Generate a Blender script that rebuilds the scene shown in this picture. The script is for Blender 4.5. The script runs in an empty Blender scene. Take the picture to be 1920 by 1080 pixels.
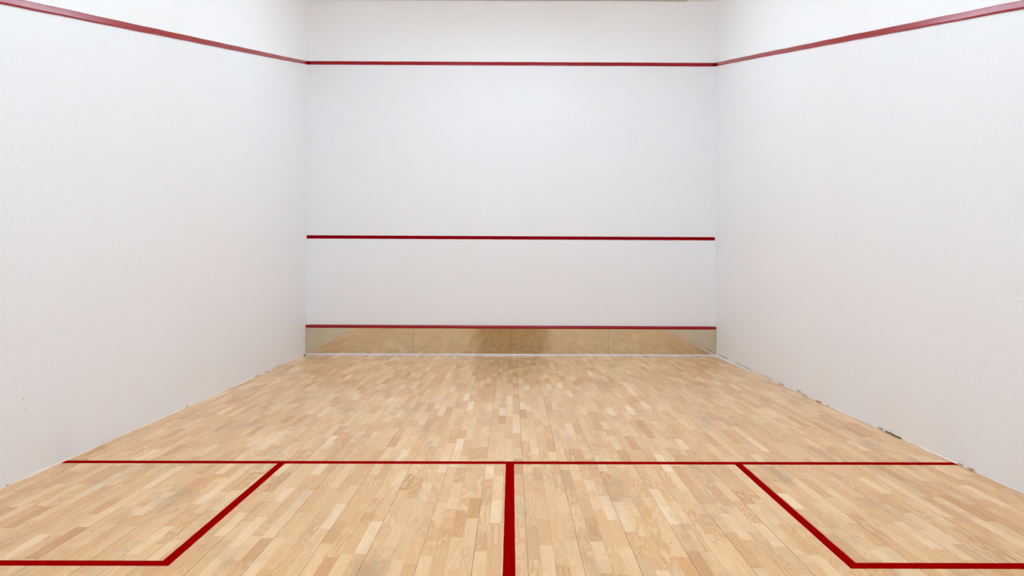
import bpy, bmesh, math, random
from mathutils import Vector, Matrix
random.seed(4)
S = bpy.context.scene
COL = S.collection

# ------------------------------------------------------------------ measures
W = 3.2            # half width of the court
L = 9.75           # front wall to back wall
HC = 5.570         # ceiling height
Z_OUT = 4.567      # out line on the front wall (centre of the rail)
TILT = -0.0013     # front wall fittings hang a few millimetres lower on the right
SLOPE_L, SLOPE_R = 0.2456, 0.2489

# ------------------------------------------------------------------ helpers
def link(name, me, mat, parent=None):
    o = bpy.data.objects.new(name, me)
    COL.objects.link(o)
    for m in (mat if isinstance(mat, (list, tuple)) else [mat]):
        me.materials.append(m)
    if parent: o.parent = parent
    return o

def obj(name, bm, mat, parent=None, smooth=False):
    bmesh.ops.recalc_face_normals(bm, faces=bm.faces)
    me = bpy.data.meshes.new(name)
    bm.to_mesh(me); bm.free()
    if smooth:
        for p in me.polygons: p.use_smooth = True
    return link(name, me, mat, parent)

def tag(o, label=None, cat=None, group=None, kind=None):
    if label: o['label'] = label
    if cat: o['category'] = cat
    if group: o['group'] = group
    if kind: o['kind'] = kind
    return o

def thing(name, label, cat, loc, group=None):
    o = bpy.data.objects.new(name, None); COL.objects.link(o)
    o.location = loc; o.empty_display_size = 0.1
    return tag(o, label, cat, group)

def box(bm, x0, x1, y0, y1, z0, z1, mi=0):
    v = [bm.verts.new(p) for p in ((x0,y0,z0),(x1,y0,z0),(x1,y1,z0),(x0,y1,z0),(x0,y0,z1),(x1,y0,z1),(x1,y1,z1),(x0,y1,z1))]
    for q in ((0,3,2,1),(4,5,6,7),(0,1,5,4),(1,2,6,5),(2,3,7,6),(3,0,4,7)):
        f = bm.faces.new([v[i] for i in q]); f.material_index = mi
    return bm

def prism(bm, ring_a, ring_b, mi=0):
    """two matching rings of points joined into a closed solid"""
    a = [bm.verts.new(p) for p in ring_a]; b = [bm.verts.new(p) for p in ring_b]
    n = len(a)
    for i in range(n):
        f = bm.faces.new((a[i], a[(i+1)%n], b[(i+1)%n], b[i])); f.material_index = mi
    f = bm.faces.new(a); f.material_index = mi
    f = bm.faces.new(b); f.material_index = mi
    return bm

def sweep(bm, rings):
    vs = [[bm.verts.new(p) for p in r] for r in rings]
    n = len(vs[0])
    for k in range(len(vs)-1):
        for i in range(n):
            bm.faces.new((vs[k][i], vs[k][(i+1)%n], vs[k+1][(i+1)%n], vs[k+1][i]))
    bm.faces.new(vs[0]); bm.faces.new(vs[-1])
    return bm

# ------------------------------------------------------------------ materials
class NT:
    def __init__(s, name):
        s.m = bpy.data.materials.new(name); s.m.use_nodes = True
        s.t = s.m.node_tree; s.n = s.t.nodes; s.l = s.t.links
        s.b = s.n['Principled BSDF']
    def node(s, typ, **kw):
        o = s.n.new(typ)
        for k, v in kw.items(): setattr(o, k, v)
        return o
    def put(s, sock, v):
        if isinstance(v, (int, float)): sock.default_value = v
        elif isinstance(v, (tuple, list)):
            sock.default_value = tuple(v) + ((1,) if len(v) == 3 and len(sock.default_value) == 4 else ())
        else: s.l.new(v, sock)
    def math(s, op, a, b=None, c=None, clamp=False):
        o = s.node('ShaderNodeMath', operation=op, use_clamp=clamp)
        s.put(o.inputs[0], a)
        if b is not None: s.put(o.inputs[1], b)
        if c is not None: s.put(o.inputs[2], c)
        return o.outputs[0]
    def mix(s, f, a, b, mode='MIX'):
        o = s.node('ShaderNodeMix', data_type='RGBA', blend_type=mode)
        s.put(o.inputs[0], f); s.put(o.inputs[6], a); s.put(o.inputs[7], b)
        return o.outputs[2]
    def comb(s, x, y, z):
        o = s.node('ShaderNodeCombineXYZ')
        s.put(o.inputs[0], x); s.put(o.inputs[1], y); s.put(o.inputs[2], z)
        return o.outputs[0]
    def pos(s):
        g = s.node('ShaderNodeTexCoord'); x = s.node('ShaderNodeSeparateXYZ')
        s.l.new(g.outputs['Object'], x.inputs[0])
        return g.outputs['Object'], x.outputs[0], x.outputs[1], x.outputs[2]
    def noise(s, vec, scale=1, detail=2, rough=.5, out='Fac', dist=0):
        o = s.node('ShaderNodeTexNoise')
        s.put(o.inputs['Vector'], vec); s.put(o.inputs['Scale'], scale)
        s.put(o.inputs['Detail'], detail); s.put(o.inputs['Roughness'], rough); s.put(o.inputs['Distortion'], dist)
        return o.outputs[out]
    def rng(s, v, a, b, c=0, d=1, smooth=False):
        o = s.node('ShaderNodeMapRange'); o.clamp = True
        if smooth: o.interpolation_type = 'SMOOTHSTEP'
        s.put(o.inputs[0], v)
        for i, q in enumerate((a, b, c, d)): s.put(o.inputs[1+i], q)
        return o.outputs[0]
    def ramp(s, v, stops, interp='LINEAR'):
        o = s.node('ShaderNodeValToRGB'); s.put(o.inputs[0], v)
        cr = o.color_ramp; cr.interpolation = interp
        while len(cr.elements) < len(stops): cr.elements.new(.5)
        for e, (p, c) in zip(cr.elements, stops): e.position = p; e.color = (*c, 1)
        return o.outputs[0]
    def bump(s, h, strength, dist):
        o = s.node('ShaderNodeBump'); s.put(o.inputs['Strength'], strength); s.put(o.inputs['Distance'], dist)
        s.l.new(h, o.inputs['Height']); s.l.new(o.outputs[0], s.b.inputs['Normal'])

def lin(r, g, b):
    f = lambda c: (c/255/12.92) if c/255 <= .04045 else ((c/255+.055)/1.055)**2.4
    return (f(r), f(g), f(b))

def m_plaster():
    """playing surface: hard fine-grained plaster"""
    t = NT('court_plaster'); P, x, y, z = t.pos()
    g = t.noise(P, 55, 3, .65)
    g2 = t.noise(P, 1.1, 4, .55)
    g3 = t.noise(P, .5, 3, .5)
    c = t.mix(t.rng(g2, .4, .66, 0, .55), (.865, .892, .930), (.865, .885, .912))
    c = t.mix(t.rng(g3, .45, .65, 0, .35), c, (.885, .882, .895))
    c = t.mix(t.rng(g, .35, .65, 0, .5), c, (.815, .825, .842))
    # plaster turns beige in a ragged band just above the floor
    gr = t.math('MULTIPLY', t.rng(t.math('ADD', z, t.math('MULTIPLY', g2, 1.1)), .65, 1.35, 1, 0, True), t.rng(t.noise(P, 2.3, 3, .6), .35, .7, .08, .6))
    c = t.mix(gr, c, (.86, .85, .82))
    t.put(t.b.inputs['Base Color'], c)
    t.b.inputs['Roughness'].default_value = .62
    t.b.inputs['Specular IOR Level'].default_value = .3
    t.bump(t.noise(P, 70, 3, .7), .35, .002)
    return t.m

def m_upper():
    t = NT('upper_wall_paint'); P, x, y, z = t.pos()
    c = t.mix(t.rng(t.noise(P, 1.2, 2), .4, .7, 0, .5), (.905, .92, .94), (.90, .91, .925))
    sp = t.rng(t.noise(P, 9, 1, .3), .79, .81, 0, .4)
    c = t.mix(sp, c, (.55, .53, .5))
    t.put(t.b.inputs['Base Color'], c); t.b.inputs['Roughness'].default_value = .7
    t.b.inputs['Specular IOR Level'].default_value = .25
    return t.m

def m_floor():
    t = NT('maple_strip_floor'); P, x, y, z = t.pos()
    SW = .06537
    u = t.math('DIVIDE', t.math('SUBTRACT', x, .0905 - .2615*40), SW)
    i = t.math('FLOOR', u); fu = t.math('FRACT', u)
    wn = t.node('ShaderNodeTexWhiteNoise', noise_dimensions='1D'); t.put(wn.inputs['W'], i)
    off = t.math('MULTIPLY', wn.outputs['Value'], 733.)
    w = t.math('ADD', t.math('MULTIPLY', y, 2.9), off)
    vo = t.node('ShaderNodeTexVoronoi', voronoi_dimensions='1D'); t.put(vo.inputs['W'], w); vo.inputs['Scale'].default_value = 1; vo.inputs['Randomness'].default_value = .85
    ve = t.node('ShaderNodeTexVoronoi', voronoi_dimensions='1D', feature='DISTANCE_TO_EDGE'); t.put(ve.inputs['W'], w); ve.inputs['Scale'].default_value = 1; ve.inputs['Randomness'].default_value = .85
    # one random triple per stave, different on every strip
    wn2 = t.node('ShaderNodeTexWhiteNoise', noise_dimensions='2D')
    sv = t.node('ShaderNodeSeparateColor'); t.l.new(vo.outputs['Color'], sv.inputs[0])
    t.put(wn2.inputs['Vector'], t.comb(sv.outputs[0], i, 0))
    sc = t.node('ShaderNodeSeparateColor'); t.l.new(wn2.outputs['Color'], sc.inputs[0])
    r1, r2, r3 = sc.outputs[0], sc.outputs[1], sc.outputs[2]
    base = t.ramp(r1, [(0, lin(194,146,98)), (.08, lin(208,163,116)), (.24, lin(217,175,129)), (.5, lin(222,183,139)), (.72, lin(227,191,149)), (.92, lin(232,201,163)), (1, lin(239,216,186))])
    base = t.mix(t.rng(r2, 0, .12, .55, 0), base, lin(196,168,136))            # a few greyish staves
    base = t.mix(t.rng(r2, .82, 1, 0, .6), base, lin(214,160,104))            # a few honey ones
    seed = t.math('MULTIPLY', r3, 61.)
    # cathedral figure: contour lines of a stretched noise field
    nf = t.noise(t.comb(t.math('MULTIPLY', x, 10), t.math('MULTIPLY', y, 1.5), seed), 1, 2, .5, dist=.3)
    ring = t.math('SINE', t.math('MULTIPLY', nf, t.math('ADD', 50., t.math('MULTIPLY', r2, 60))))
    ringm = t.math('MULTIPLY', t.rng(ring, .1, .95, 0, 1), t.rng(r3, .15, 1, .05, .5))
    base = t.mix(ringm, base, lin(240,216,184))
    ringd = t.math('MULTIPLY', t.rng(ring, -.5, -1, 0, 1), t.rng(r1, .2, .9, .3, .04))
    base = t.mix(ringd, base, lin(190,140,92))
    fine = t.noise(t.comb(t.math('MULTIPLY', x, 220), t.math('MULTIPLY', y, 9), seed), 1, 3, .6)
    base = t.mix(t.rng(fine, .35, .75, 0, .28), base, lin(200,156,112))
    cloud = t.noise(t.comb(t.math('MULTIPLY', x, 16), t.math('MULTIPLY', y, 4), seed), 1, 3, .6)
    base = t.mix(t.rng(cloud, .5, .78, 0, .5), base, lin(212,166,118))
    # grey worn and dirty smudges
    sm = t.noise(t.comb(t.math('MULTIPLY', x, 3.6), t.math('MULTIPLY', y, 1.5), 7.), 1, 5, .62)
    base = t.mix(t.rng(sm, .55, .73, 0, .62), base, lin(172,150,126))
    sm2 = t.noise(t.comb(t.math('MULTIPLY', x, 1.2), t.math('MULTIPLY', y, .8), 3.), 1, 3, .5)
    base = t.mix(t.rng(sm2, .42, .7, 0, .22), base, lin(196,160,122))
    # pin knots
    vk = t.node('ShaderNodeTexVoronoi', voronoi_dimensions='2D'); t.put(vk.inputs['Vector'], t.comb(x, t.math('MULTIPLY', y, .7), 0)); vk.inputs['Scale'].default_value = 5.5
    kc = t.node('ShaderNodeSeparateColor'); t.l.new(vk.outputs['Color'], kc.inputs[0])
    kn = t.math('MULTIPLY', t.rng(vk.outputs['Distance'], .016, .03, 1, 0), t.math('GREATER_THAN', kc.outputs[0], .45))
    base = t.mix(t.math('MULTIPLY', kn, .6), base, lin(112,74,44))
    # joints
    def edge(period, width):
        q = t.math('FRACT', t.math('DIVIDE', t.math('SUBTRACT', x, .0905 - .2615*40), period))
        d = t.math('MULTIPLY', t.math('MINIMUM', q, t.math('SUBTRACT', 1., q)), period)
        return t.rng(d, width*.5, width*1.1, 1, 0)
    vary = t.rng(t.noise(t.comb(t.math('MULTIPLY', i, 3.7), t.math('MULTIPLY', y, .8), 0), 1, 2), .35, .6, .45, 1)
    j4 = t.math('MULTIPLY', edge(.2615, .0016), t.math('MULTIPLY', vary, .88))
    j2 = t.math('MULTIPLY', edge(.13075, .0011), .42)
    j1 = t.math('MULTIPLY', edge(SW, .0008), .12)
    je = t.rng(ve.outputs['Distance'], .002, .004, .30, 0)
    base = t.mix(je, base, lin(160,112,70))
    base = t.mix(j1, base, lin(140,96,58))
    base = t.mix(j2, base, lin(110,76,46))
    base = t.mix(j4, base, lin(62,44,30))
    base = t.mix(1., base, (1.065, .985, .845), 'MULTIPLY')
    t.put(t.b.inputs['Base Color'], base)
    rr = t.noise(P, 2.2, 4, .6)
    t.put(t.b.inputs['Roughness'], t.rng(rr, .3, .7, .16, .26))
    t.b.inputs['Specular IOR Level'].default_value = .33
    h = t.math('SUBTRACT', 0., t.math('ADD', j4, t.math('MULTIPLY', j2, .4)))
    h = t.math('ADD', h, t.math('MULTIPLY', t.noise(t.comb(t.math('MULTIPLY', x, 5), y, i), 1, 1), .35))
    t.bump(h, .25, .002)
    return t.m

def m_red(name, col, rough, coat=0, worn=None, spec=.5):
    t = NT(name); P, x, y, z = t.pos()
    n = t.noise(P, 30, 3, .6)
    c = t.mix(t.rng(n, .3, .7, 0, .35), col, tuple(k*.82 for k in col))
    if worn:
        c = t.mix(t.rng(t.noise(P, 14, 4, .7), .62, .72, 0, .4), c, worn)
    t.put(t.b.inputs['Base Color'], c)
    t.put(t.b.inputs['Roughness'], t.rng(t.noise(P, 8, 3), .3, .7, rough*.85, rough*1.2))
    t.b.inputs['Specular IOR Level'].default_value = spec
    t.b.inputs['Coat Weight'].default_value = coat; t.b.inputs['Coat Roughness'].default_value = .12
    return t

def m_floorline():
    t = m_red('floor_line_paint', (.305, .0004, .0003), .6, spec=.0)
    P, x, y, z = t.pos()
    q = t.math('FRACT', t.math('DIVIDE', t.math('SUBTRACT', x, .0905 - .2615*40), .2615))
    d = t.math('MULTIPLY', t.math('MINIMUM', q, t.math('SUBTRACT', 1., q)), .2615)
    src = t.b.inputs['Base Color'].links[0].from_socket
    t.put(t.b.inputs['Base Color'], t.mix(t.rng(d, .0006, .0016, .5, 0), src, (.10, .004, .003)))
    return t.m

def m_metal():
    t = NT('brown_polished_tin'); P, x, y, z = t.pos()
    n = t.noise(t.comb(t.math('MULTIPLY', x, 9), y, t.math('MULTIPLY', z, 5)), 1, 4, .6)
    st = t.noise(t.comb(t.math('MULTIPLY', x, 60), 0., t.math('MULTIPLY', z, 3)), 1, 2, .5)
    c = t.mix(t.rng(n, .38, .68, 0, .5), (.74, .66, .50), (.66, .58, .42))
    c = t.mix(t.rng(st, .4, .7, 0, .2), c, (.60, .53, .40))
    t.put(t.b.inputs['Base Color'], c)
    t.b.inputs['Metallic'].default_value = 1
    t.put(t.b.inputs['Roughness'], t.rng(n, .3, .7, .05, .12))
    return t.m

def m_simple(name, col, rough=.5, metal=0, var=.06, scale=12):
    t = NT(name); P, x, y, z = t.pos()
    c = t.mix(t.noise(P, scale, 3), tuple(k*(1-var) for k in col), tuple(min(1, k*(1+var)) for k in col))
    t.put(t.b.inputs['Base Color'], c)
    t.b.inputs['Roughness'].default_value = rough; t.b.inputs['Metallic'].default_value = metal
    return t.m

def m_emit(name, col, strength):
    t = NT(name)
    t.b.inputs['Base Color'].default_value = (.8, .8, .8, 1)
    t.b.inputs['Emission Color'].default_value = (*col, 1)
    t.b.inputs['Emission Strength'].default_value = strength
    return t.m

M_PL, M_UP, M_FL = m_plaster(), m_upper(), m_floor()
M_RAIL = m_red('red_rail_gloss', (.33, .0015, .010), .22, coat=.25, spec=.3, worn=(.40, .02, .04)).m
M_SERV = m_red('service_line_paint', (.275, .0006, .006), .5, spec=.03).m
M_LINE = m_floorline()
M_TIN = m_metal()
M_STRIP = m_simple('white_base_strip', (.80, .82, .88), .35)
M_CEIL = m_simple('ceiling_tile', (.91, .89, .86), .8)
M_ANGLE = m_simple('ceiling_angle_metal', (.50, .45, .40), .5)
M_CHIP = m_simple('chipped_plaster_brown', (.50, .39, .27), .9, var=.3, scale=90)
M_DARK = m_simple('dark_gap', (.085, .06, .045), .9, var=.3)
M_HALL = m_simple('hall_wall_paint', (.13, .12, .105), .8)
M_CARPET = m_simple('hall_carpet', (.07, .065, .06), .95)
M_BODY = m_simple('luminaire_white_metal', (.8, .8, .8), .4)
M_LIGHT = m_emit('luminaire_diffuser', (.83, 1.052, 1.235), 6.8)

# ------------------------------------------------------------------ room shell
bm = bmesh.new(); box(bm, -W, W, -L, 0, -.06, 0)
tag(obj('floor', bm, M_FL), kind='structure')

bm = bmesh.new(); box(bm, -W-.15, W+.15, -L-.2, .15, HC, HC+.1)
tag(obj('ceiling', bm, M_CEIL), kind='structure')

def side_wall(name, sgn, slope):
    """solid wall in two faces: plaster up to the slanting out line, paint above"""
    x0, x1 = sgn*W, sgn*(W+.15)
    za, zb = Z_OUT - TILT*0, Z_OUT - slope*L
    bm = bmesh.new()
    prism(bm, [(x0,.15,-.06),(x0,-L,-.06),(x0,-L,zb),(x0,.15,za)], [(x1,.15,-.06),(x1,-L,-.06),(x1,-L,zb),(x1,.15,za)], 0)
    prism(bm, [(x0,.15,za),(x0,-L,zb),(x0,-L,HC),(x0,.15,HC)], [(x1,.15,za),(x1,-L,zb),(x1,-L,HC),(x1,.15,HC)], 1)
    return tag(obj(name, bm, [M_PL, M_UP]), kind='structure')
wl = side_wall('wall_left', -1, SLOPE_L)
wr = side_wall('wall_right', 1, SLOPE_R)
bm = bmesh.new(); box(bm, -W, W, 0, .15, -.06, Z_OUT, 0); box(bm, -W, W, 0, .15, Z_OUT, HC, 1)
wf = tag(obj('wall_front', bm, [M_PL, M_UP]), kind='structure')

# back wall with the doorway the court is seen from, and the dim hall behind it
DW, DH = 1.12, 2.3
bm = bmesh.new()
box(bm, -W-.15, -DW, -L-.12, -L, -.06, HC); box(bm, DW, W+.15, -L-.12, -L, -.06, HC); box(bm, -DW, DW, -L-.12, -L, DH, HC)
tag(obj('wall_back', bm, M_PL), kind='structure')
HY0, HY1 = -L-.12, -L-3.4
bm = bmesh.new(); box(bm, -3.2, 3.2, HY1, HY0, -.06, -.004); box(bm, -DW, DW, HY0, -L, -.06, -.004)
tag(obj('floor_hall', bm, M_CARPET), kind='structure')
bm = bmesh.new(); box(bm, -3.3, 3.3, HY1, HY0, 2.6, 2.7)
tag(obj('ceiling_hall', bm, M_HALL), kind='structure')
for nm, b in (('wall_hall_left', (-3.3,-3.2,HY1,HY0)), ('wall_hall_right', (3.2,3.3,HY1,HY0)), ('wall_hall_back', (-3.3,3.3,HY1-.1,HY1))):
    bm = bmesh.new(); box(bm, *b, -.06, 2.7); tag(obj(nm, bm, M_HALL), kind='structure')

# metal angle where the front wall meets the ceiling, in two lengths
def angle(name, x0, x1, d, drop, mat):
    zb = lambda x: HC - drop - .0020*(x+W)
    bm = bmesh.new()
    prism(bm, [(x0,-d,zb(x0)),(x0,0,zb(x0)),(x0,0,HC),(x0,-d,HC)], [(x1,-d,zb(x1)),(x1,0,zb(x1)),(x1,0,HC),(x1,-d,HC)])
    tag(obj(name, bm, mat), kind='structure')
angle('trim_1', -W, 2.44, .024, .003, M_ANGLE); angle('trim_2', 2.75, W, .020, .004, M_BODY); angle('trim_3', 2.44, 2.75, .026, .006, M_ANGLE)

# ------------------------------------------------------------------ sealant beads along the side walls
def bead(name, sgn, wide):
    rings = []
    n = 320; ph = [random.uniform(0, 6.28) for _ in range(6)]
    for k in range(n+1):
        y = -.03 - (L-.05)*k/n
        wv = .5*math.sin(y*3.1+ph[0]) + .35*math.sin(y*7.7+ph[1]) + .25*math.sin(y*19+ph[2]) + .2*math.sin(y*43+ph[3])
        w_ = max(.002, wide(y) + .0045*wv); h_ = max(.002, .007 + .005*math.sin(y*5.3+ph[4]) + .002*math.sin(y*31+ph[5]))
        rings.append([(sgn*(W+.002), y, -.002), (sgn*(W-w_), y, -.001), (sgn*(W-w_*.8), y, .0025), (sgn*(W-w_*.3), y, h_*.7), (sgn*(W+.002), y, h_)])
    bm = bmesh.new(); sweep(bm, rings)
    return tag(obj(name, bm, M_PL, smooth=True), kind='structure')
bead_l = bead('trim_4', -1, lambda y: .002)
bead_r = bead('trim_5', 1, lambda y: .003 + .028*max(0, 1 + y/1.6))

def flake(name, mat, parent, sgn, ya, yb, z0, z1, out=.003):
    """ragged flake lying on the side wall between two depths"""
    bm = bmesh.new(); n = 12; top = []; bot = []
    for k in range(n+1):
        y = ya + (yb-ya)*k/n; e = math.sin(math.pi*k/n)**.6
        mid = (z0+z1)/2 + random.uniform(-.2,.2)*(z1-z0); hh = (z1-z0)/2*e*random.uniform(.25, .75) + .0005
        top.append((y, mid+hh)); bot.append((y, mid-hh))
    ring = top + bot[::-1]
    prism(bm, [(sgn*(W-out), a, b) for a, b in ring], [(sgn*(W+.004), a, b) for a, b in ring])
    return obj(name, bm, mat, parent)
def ydepth(px): return 3885/abs(px-958) - 10.13
for a, b, z0, z1, m in ((1346,1367,.024,.046,M_CHIP), (1379,1394,.022,.038,M_CHIP), (1394,1409,.016,.032,M_CHIP), (1425,1447,.016,.028,M_CHIP),
                        (1461,1470,.008,.022,M_CHIP), (1494,1503,.010,.030,M_CHIP), (1505,1514,.008,.022,M_CHIP), (1530,1541,.004,.016,M_CHIP),
                        (1552,1556,.004,.014,M_CHIP), (1647,1656,.006,.022,M_CHIP), (1660,1676,.003,.013,M_DARK), (1674,1692,.000,.010,M_DARK),
                        (1796,1806,.004,.014,M_CHIP), (1815,1828,.006,.018,M_CHIP)):
    flake('plaster_chip', m, wr, 1, ydepth(a), ydepth(b), z0, z1, .006 if z0 > .012 else .009)
for a, b, z0, z1, m in ((573,570.5,.0,.024,M_DARK), (527,515,.010,.020,M_CHIP), (504,497,.008,.017,M_CHIP), (486,478,.006,.014,M_CHIP), (355,350,.005,.013,M_CHIP), (20,16,.004,.010,M_CHIP)):
    flake('plaster_chip', m, wl, -1, ydepth(a), ydepth(b), z0, z1, .007)
# two small black ball scuffs low on the left wall
for px, py, l_ in ((47.8, 750, .016), (50.5, 771, .010)):
    Y = ydepth(px); d = Y + 10.13; z = 1.4187 - (py-496)*d/1214.2
    flake('scuff_mark', M_DARK, wl, -1, Y+l_/2, Y-l_/2, z-.0022, z+.0022, .0006)

# ------------------------------------------------------------------ wall markings
def rail_profile(h, d):
    """cross-section of the red rail: steep upper face, rounded nose below; (out from wall, height)"""
    pts = [(0, h/2), (.10*d, h/2), (.30*d, .47*h), (.34*d, .44*h), (.92*d, -.20*h), (.98*d, -.27*h), (1.0*d, -.33*h), (.96*d, -.39*h), (.80*d, -.45*h), (.5*d, -.49*h), (0, -.5*h)]
    return pts

PR = rail_profile(.056, .011)
bm = bmesh.new()
rings = []
for k in range(65):
    x = -W + .003 + (2*W-.006)*k/64
    wob = .0007*math.sin(k*1.3) + .0005*math.sin(k*.41)
    rings.append([(x, -a, Z_OUT + TILT*x*1.9 + b + wob) for a, b in PR])
sweep(bm, rings)
o = obj('out_line_rail', bm, M_RAIL, smooth=True)
tag(o, 'glossy red out line rail running level across the top of the front wall', 'court line', 'out line rails')
for sgn, sl, side in ((-1, SLOPE_L, 'left'), (1, SLOPE_R, 'right')):
    rings = []
    for k in range(97):
        y = -.001 - (L-.002)*k/96
        wob = .0010*math.sin(k*1.1+sgn) + .0006*math.sin(k*.37)
        z = Z_OUT + TILT*1.9*sgn*W*math.exp(y*1.5) + sl*y + wob
        rings.append([(sgn*(W-a*.9), y, z+b*1.02) for a, b in PR])
    bm = bmesh.new(); sweep(bm, rings)
    o = obj('out_line_rail', bm, M_RAIL, smooth=True)
    tag(o, 'glossy red out line rail slanting down along the %s side wall' % side, 'court line', 'out line rails')

# service line: flat dark red paint, its two ends just short of the corners
bm = bmesh.new(); zs = 1.8357; rings = []
for k in range(81):
    x = -3.198 + 6.386*k/80
    a = .026 + .0007*math.sin(k*2.1); b = .026 + .0007*math.sin(k*1.7+1)
    z = zs + TILT*1.9*x
    rings.append([(x, -.0015, z+a), (x, .001, z+a), (x, .001, z-b), (x, -.0015, z-b)])
sweep(bm, rings)
tag(obj('service_line', bm, M_SERV), 'dark red painted service line across the middle of the front wall', 'court line')

# ------------------------------------------------------------------ the tin
tin = thing('tin', 'brown mirror-polished metal tin with red top rail along the foot of the front wall', 'tin', (0, 0, 0))
ZT = .466
def zt(x): return ZT + TILT*1.9*x
TB, TT = .014, .0195       # panel stands off the wall: foot / head (leans into the court)
xs = [-W+.004, -1.518, .002, 1.520, W-.004]
for k in range(4):
    x0, x1 = xs[k]+.0009, xs[k+1]-.0009
    bm = bmesh.new()
    prism(bm, [(x0,-TB,.02),(x1,-TB,.02),(x1,-TT,zt(x1)-.03),(x0,-TT,zt(x0)-.03)],
              [(x0,-TB+.003,.02),(x1,-TB+.003,.02),(x1,-TT+.003,zt(x1)-.03),(x0,-TT+.003,zt(x0)-.03)])
    bmesh.ops.bevel(bm, geom=bm.edges[:], offset=.0006, segments=1, affect='EDGES')
    obj('panel', bm, M_TIN, tin)
bm = bmesh.new(); box(bm, -W+.003, W-.003, -.008, -.001, .0, ZT-.03)      # backing board, seen only through the seams
obj('backing', bm, M_DARK, tin)
bm = bmesh.new()
prof = [(0, .0), (.012, .0), (.022, -.004), (.030, -.012), (.034, -.024), (.034, -.034), (.030, -.044), (.024, -.049), (0, -.049)]
rings = []
for k in range(61):
    x = -W + .001 + (2*W-.002)*k/60
    s = 1 if 0 < k < 60 else .82
    rings.append([(x, -a*s, zt(x) + (b+.0245)*s - .0245) for a, b in prof])
sweep(bm, rings)
rl = obj('top_rail', bm, M_RAIL, tin, smooth=True); rl['label'] = 'glossy red rounded top rail'
bm = bmesh.new(); rings = []
for k in range(41):
    x = -W + .003 + (2*W-.006)*k/40; h = .0225 + TILT*x*.8
    rings.append([(x, -.006, 0), (x, -.026, 0), (x, -.026, h*.75), (x, -.022, h), (x, -.006, h)])
sweep(bm, rings)
bs = obj('base_strip', bm, M_STRIP, tin); bs['label'] = 'thin white base strip'

# ------------------------------------------------------------------ floor markings (painted lines, 1 mm thick)
T = .0010
def painted(name, quads, label, group=None):
    """each quad: list of 4 floor corners; long edges are slightly ragged"""
    bm = bmesh.new()
    for (a, b, c, d) in quads:       # a-b one long edge, d-c the other
        a, b, c, d = map(Vector, (a, b, c, d)); n = max(2, int((b-a).length/.05)); rings = []
        nrm = (d-a).normalized()
        for k in range(n+1):
            f = k/n; j0 = 0 if k in (0, n) else random.uniform(-.0007, .0007); j1 = 0 if k in (0, n) else random.uniform(-.0007, .0007)
            p = a.lerp(b, f) + nrm*j0; q = d.lerp(c, f) + nrm*j1
            rings.append([(p.x,p.y,-.0005),(q.x,q.y,-.0005),(q.x,q.y,T),(p.x,p.y,T)])
        sweep(bm, rings)
    bmesh.ops.remove_doubles(bm, verts=bm.verts, dist=1e-6)
    return tag(obj(name, bm, M_LINE), label, 'court line', group)

S0, S1 = -5.457, -5.516
S0R, S1R = -5.452, -5.512
WX = W - .012
painted('short_line', [((-WX,S0), (WX,S0R), (WX,S1R), (-WX,S1))], 'red short line running from wall to wall across the wooden floor')
painted('half_court_line', [((-.0285,-5.515), (-.0270,-L+.002), (.0310,-L+.002), (.0305,-5.515))], 'wide red half court line running towards the viewer down the middle of the floor')
def boxline(sgn, yb, xb, name_side, y_in=.052):
    xo, xi = sgn*(W-xb), sgn*(W-xb+.053)
    xw = sgn*(W-.010)
    painted('service_box_line', [((xo,-5.5145), (xo,-yb-y_in), (xi,-yb), (xi,-5.5145)), ((xi,-yb), (xw,-yb), (xw,-yb-y_in), (xo,-yb-y_in))],
            'bent red service box line on the floor beside the %s side wall' % name_side, 'service box lines')
boxline(-1, 7.026, 1.602, 'left')
boxline(1, 7.030, 1.600, 'right', .058)

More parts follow.
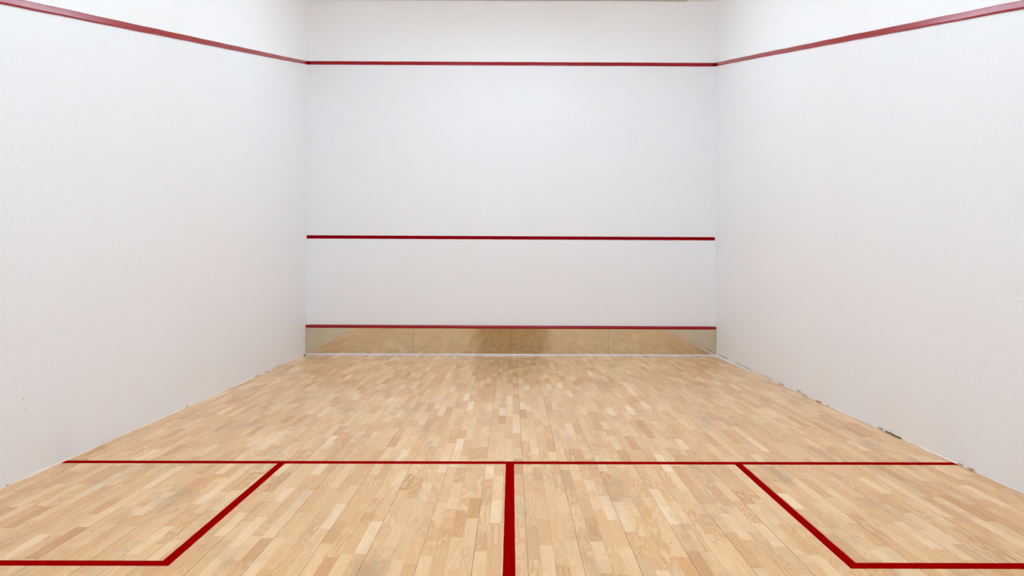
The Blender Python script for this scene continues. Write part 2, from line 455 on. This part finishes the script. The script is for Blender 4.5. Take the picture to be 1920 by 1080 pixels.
# ------------------------------------------------------------------ ceiling luminaires (above the frame; they light the court)
LENS = [(-.16,-.012),(-.24,-.035),(-.26,-.07),(-.23,-.10),(-.12,-.12),(.12,-.12),(.23,-.10),(.26,-.07),(.24,-.035),(.16,-.012)]
def luminaire(x, y, label):
    t = thing('ceiling_light', label, 'ceiling light', (x, y, HC-.26), 'ceiling lights over the court')
    a, b = .26, .80
    for e in (-1, 1):        # end caps of the opal wrap-round lens
        bm = bmesh.new(); prism(bm, [(x_, e*b, z_) for x_, z_ in LENS], [(x_, e*(b+.02), z_) for x_, z_ in LENS])
        obj('end_cap', bm, M_BODY, t)
    for sy in (-1, 1):
        bm = bmesh.new(); box(bm, -.006, .006, sy*.7-.006, sy*.7+.006, -.002, .26)
        obj('hanger', bm, M_BODY, t)
    bm = bmesh.new(); box(bm, -.06, .06, -b, b, -.012, .0)
    obj('spine', bm, M_BODY, t)
    bm = bmesh.new(); prism(bm, [(x_*.97, -b+.001, z_-.001) for x_, z_ in LENS], [(x_*.97, b-.001, z_-.001) for x_, z_ in LENS])
    obj('diffuser', bm, M_LIGHT, t)
for y, wh in ((-2.55, 'nearest the front wall'), (-6.1, 'over the middle of the court'), (-8.6, 'nearest the back wall')):
    for x, sd in ((-.85, 'left'), (.85, 'right')):
        luminaire(x, y, 'white rectangular ceiling light on the %s, %s' % (sd, wh))

# ------------------------------------------------------------------ world, camera, view
w = bpy.data.worlds.new('world'); S.world = w; w.use_nodes = True
w.node_tree.nodes['Background'].inputs[0].default_value = (.5, .5, .5, 1)
w.node_tree.nodes['Background'].inputs[1].default_value = .2

pi_, ya, ro = -.00902, -.00038, .00226
c, s = math.cos(ya), math.sin(ya); RY = Matrix(((c,-s,0),(s,c,0),(0,0,1)))
c, s = math.cos(pi_), math.sin(pi_); RP = Matrix(((1,0,0),(0,c,-s),(0,s,c)))
c, s = math.cos(ro), math.sin(ro); RR = Matrix(((c,0,s),(0,1,0),(-s,0,c)))
R = RR @ RP @ RY
right, fwd, up = R[0], R[1], R[2]
cam = bpy.data.cameras.new('camera'); co = bpy.data.objects.new('camera', cam); COL.objects.link(co)
mw = Matrix.Identity(4)
for k in range(3):
    mw[k][0] = right[k]; mw[k][1] = up[k]; mw[k][2] = -fwd[k]
mw.translation = Vector((.01067, -10.12995, 1.41869))
co.matrix_world = mw
cam.sensor_width = 36; cam.lens = 1214.188/1920*36
cam.shift_x = (960-959.07)/1920; cam.shift_y = -(540-484.96)/1920
cam.clip_start = .02; cam.clip_end = 100
S.camera = co

S.cycles.max_bounces = 20; S.cycles.diffuse_bounces = 16; S.cycles.glossy_bounces = 6
S.view_settings.view_transform = 'Standard'; S.view_settings.look = 'None'
S.view_settings.gamma = 1; S.view_settings.use_curve_mapping = False
S.view_settings.exposure = 0.12
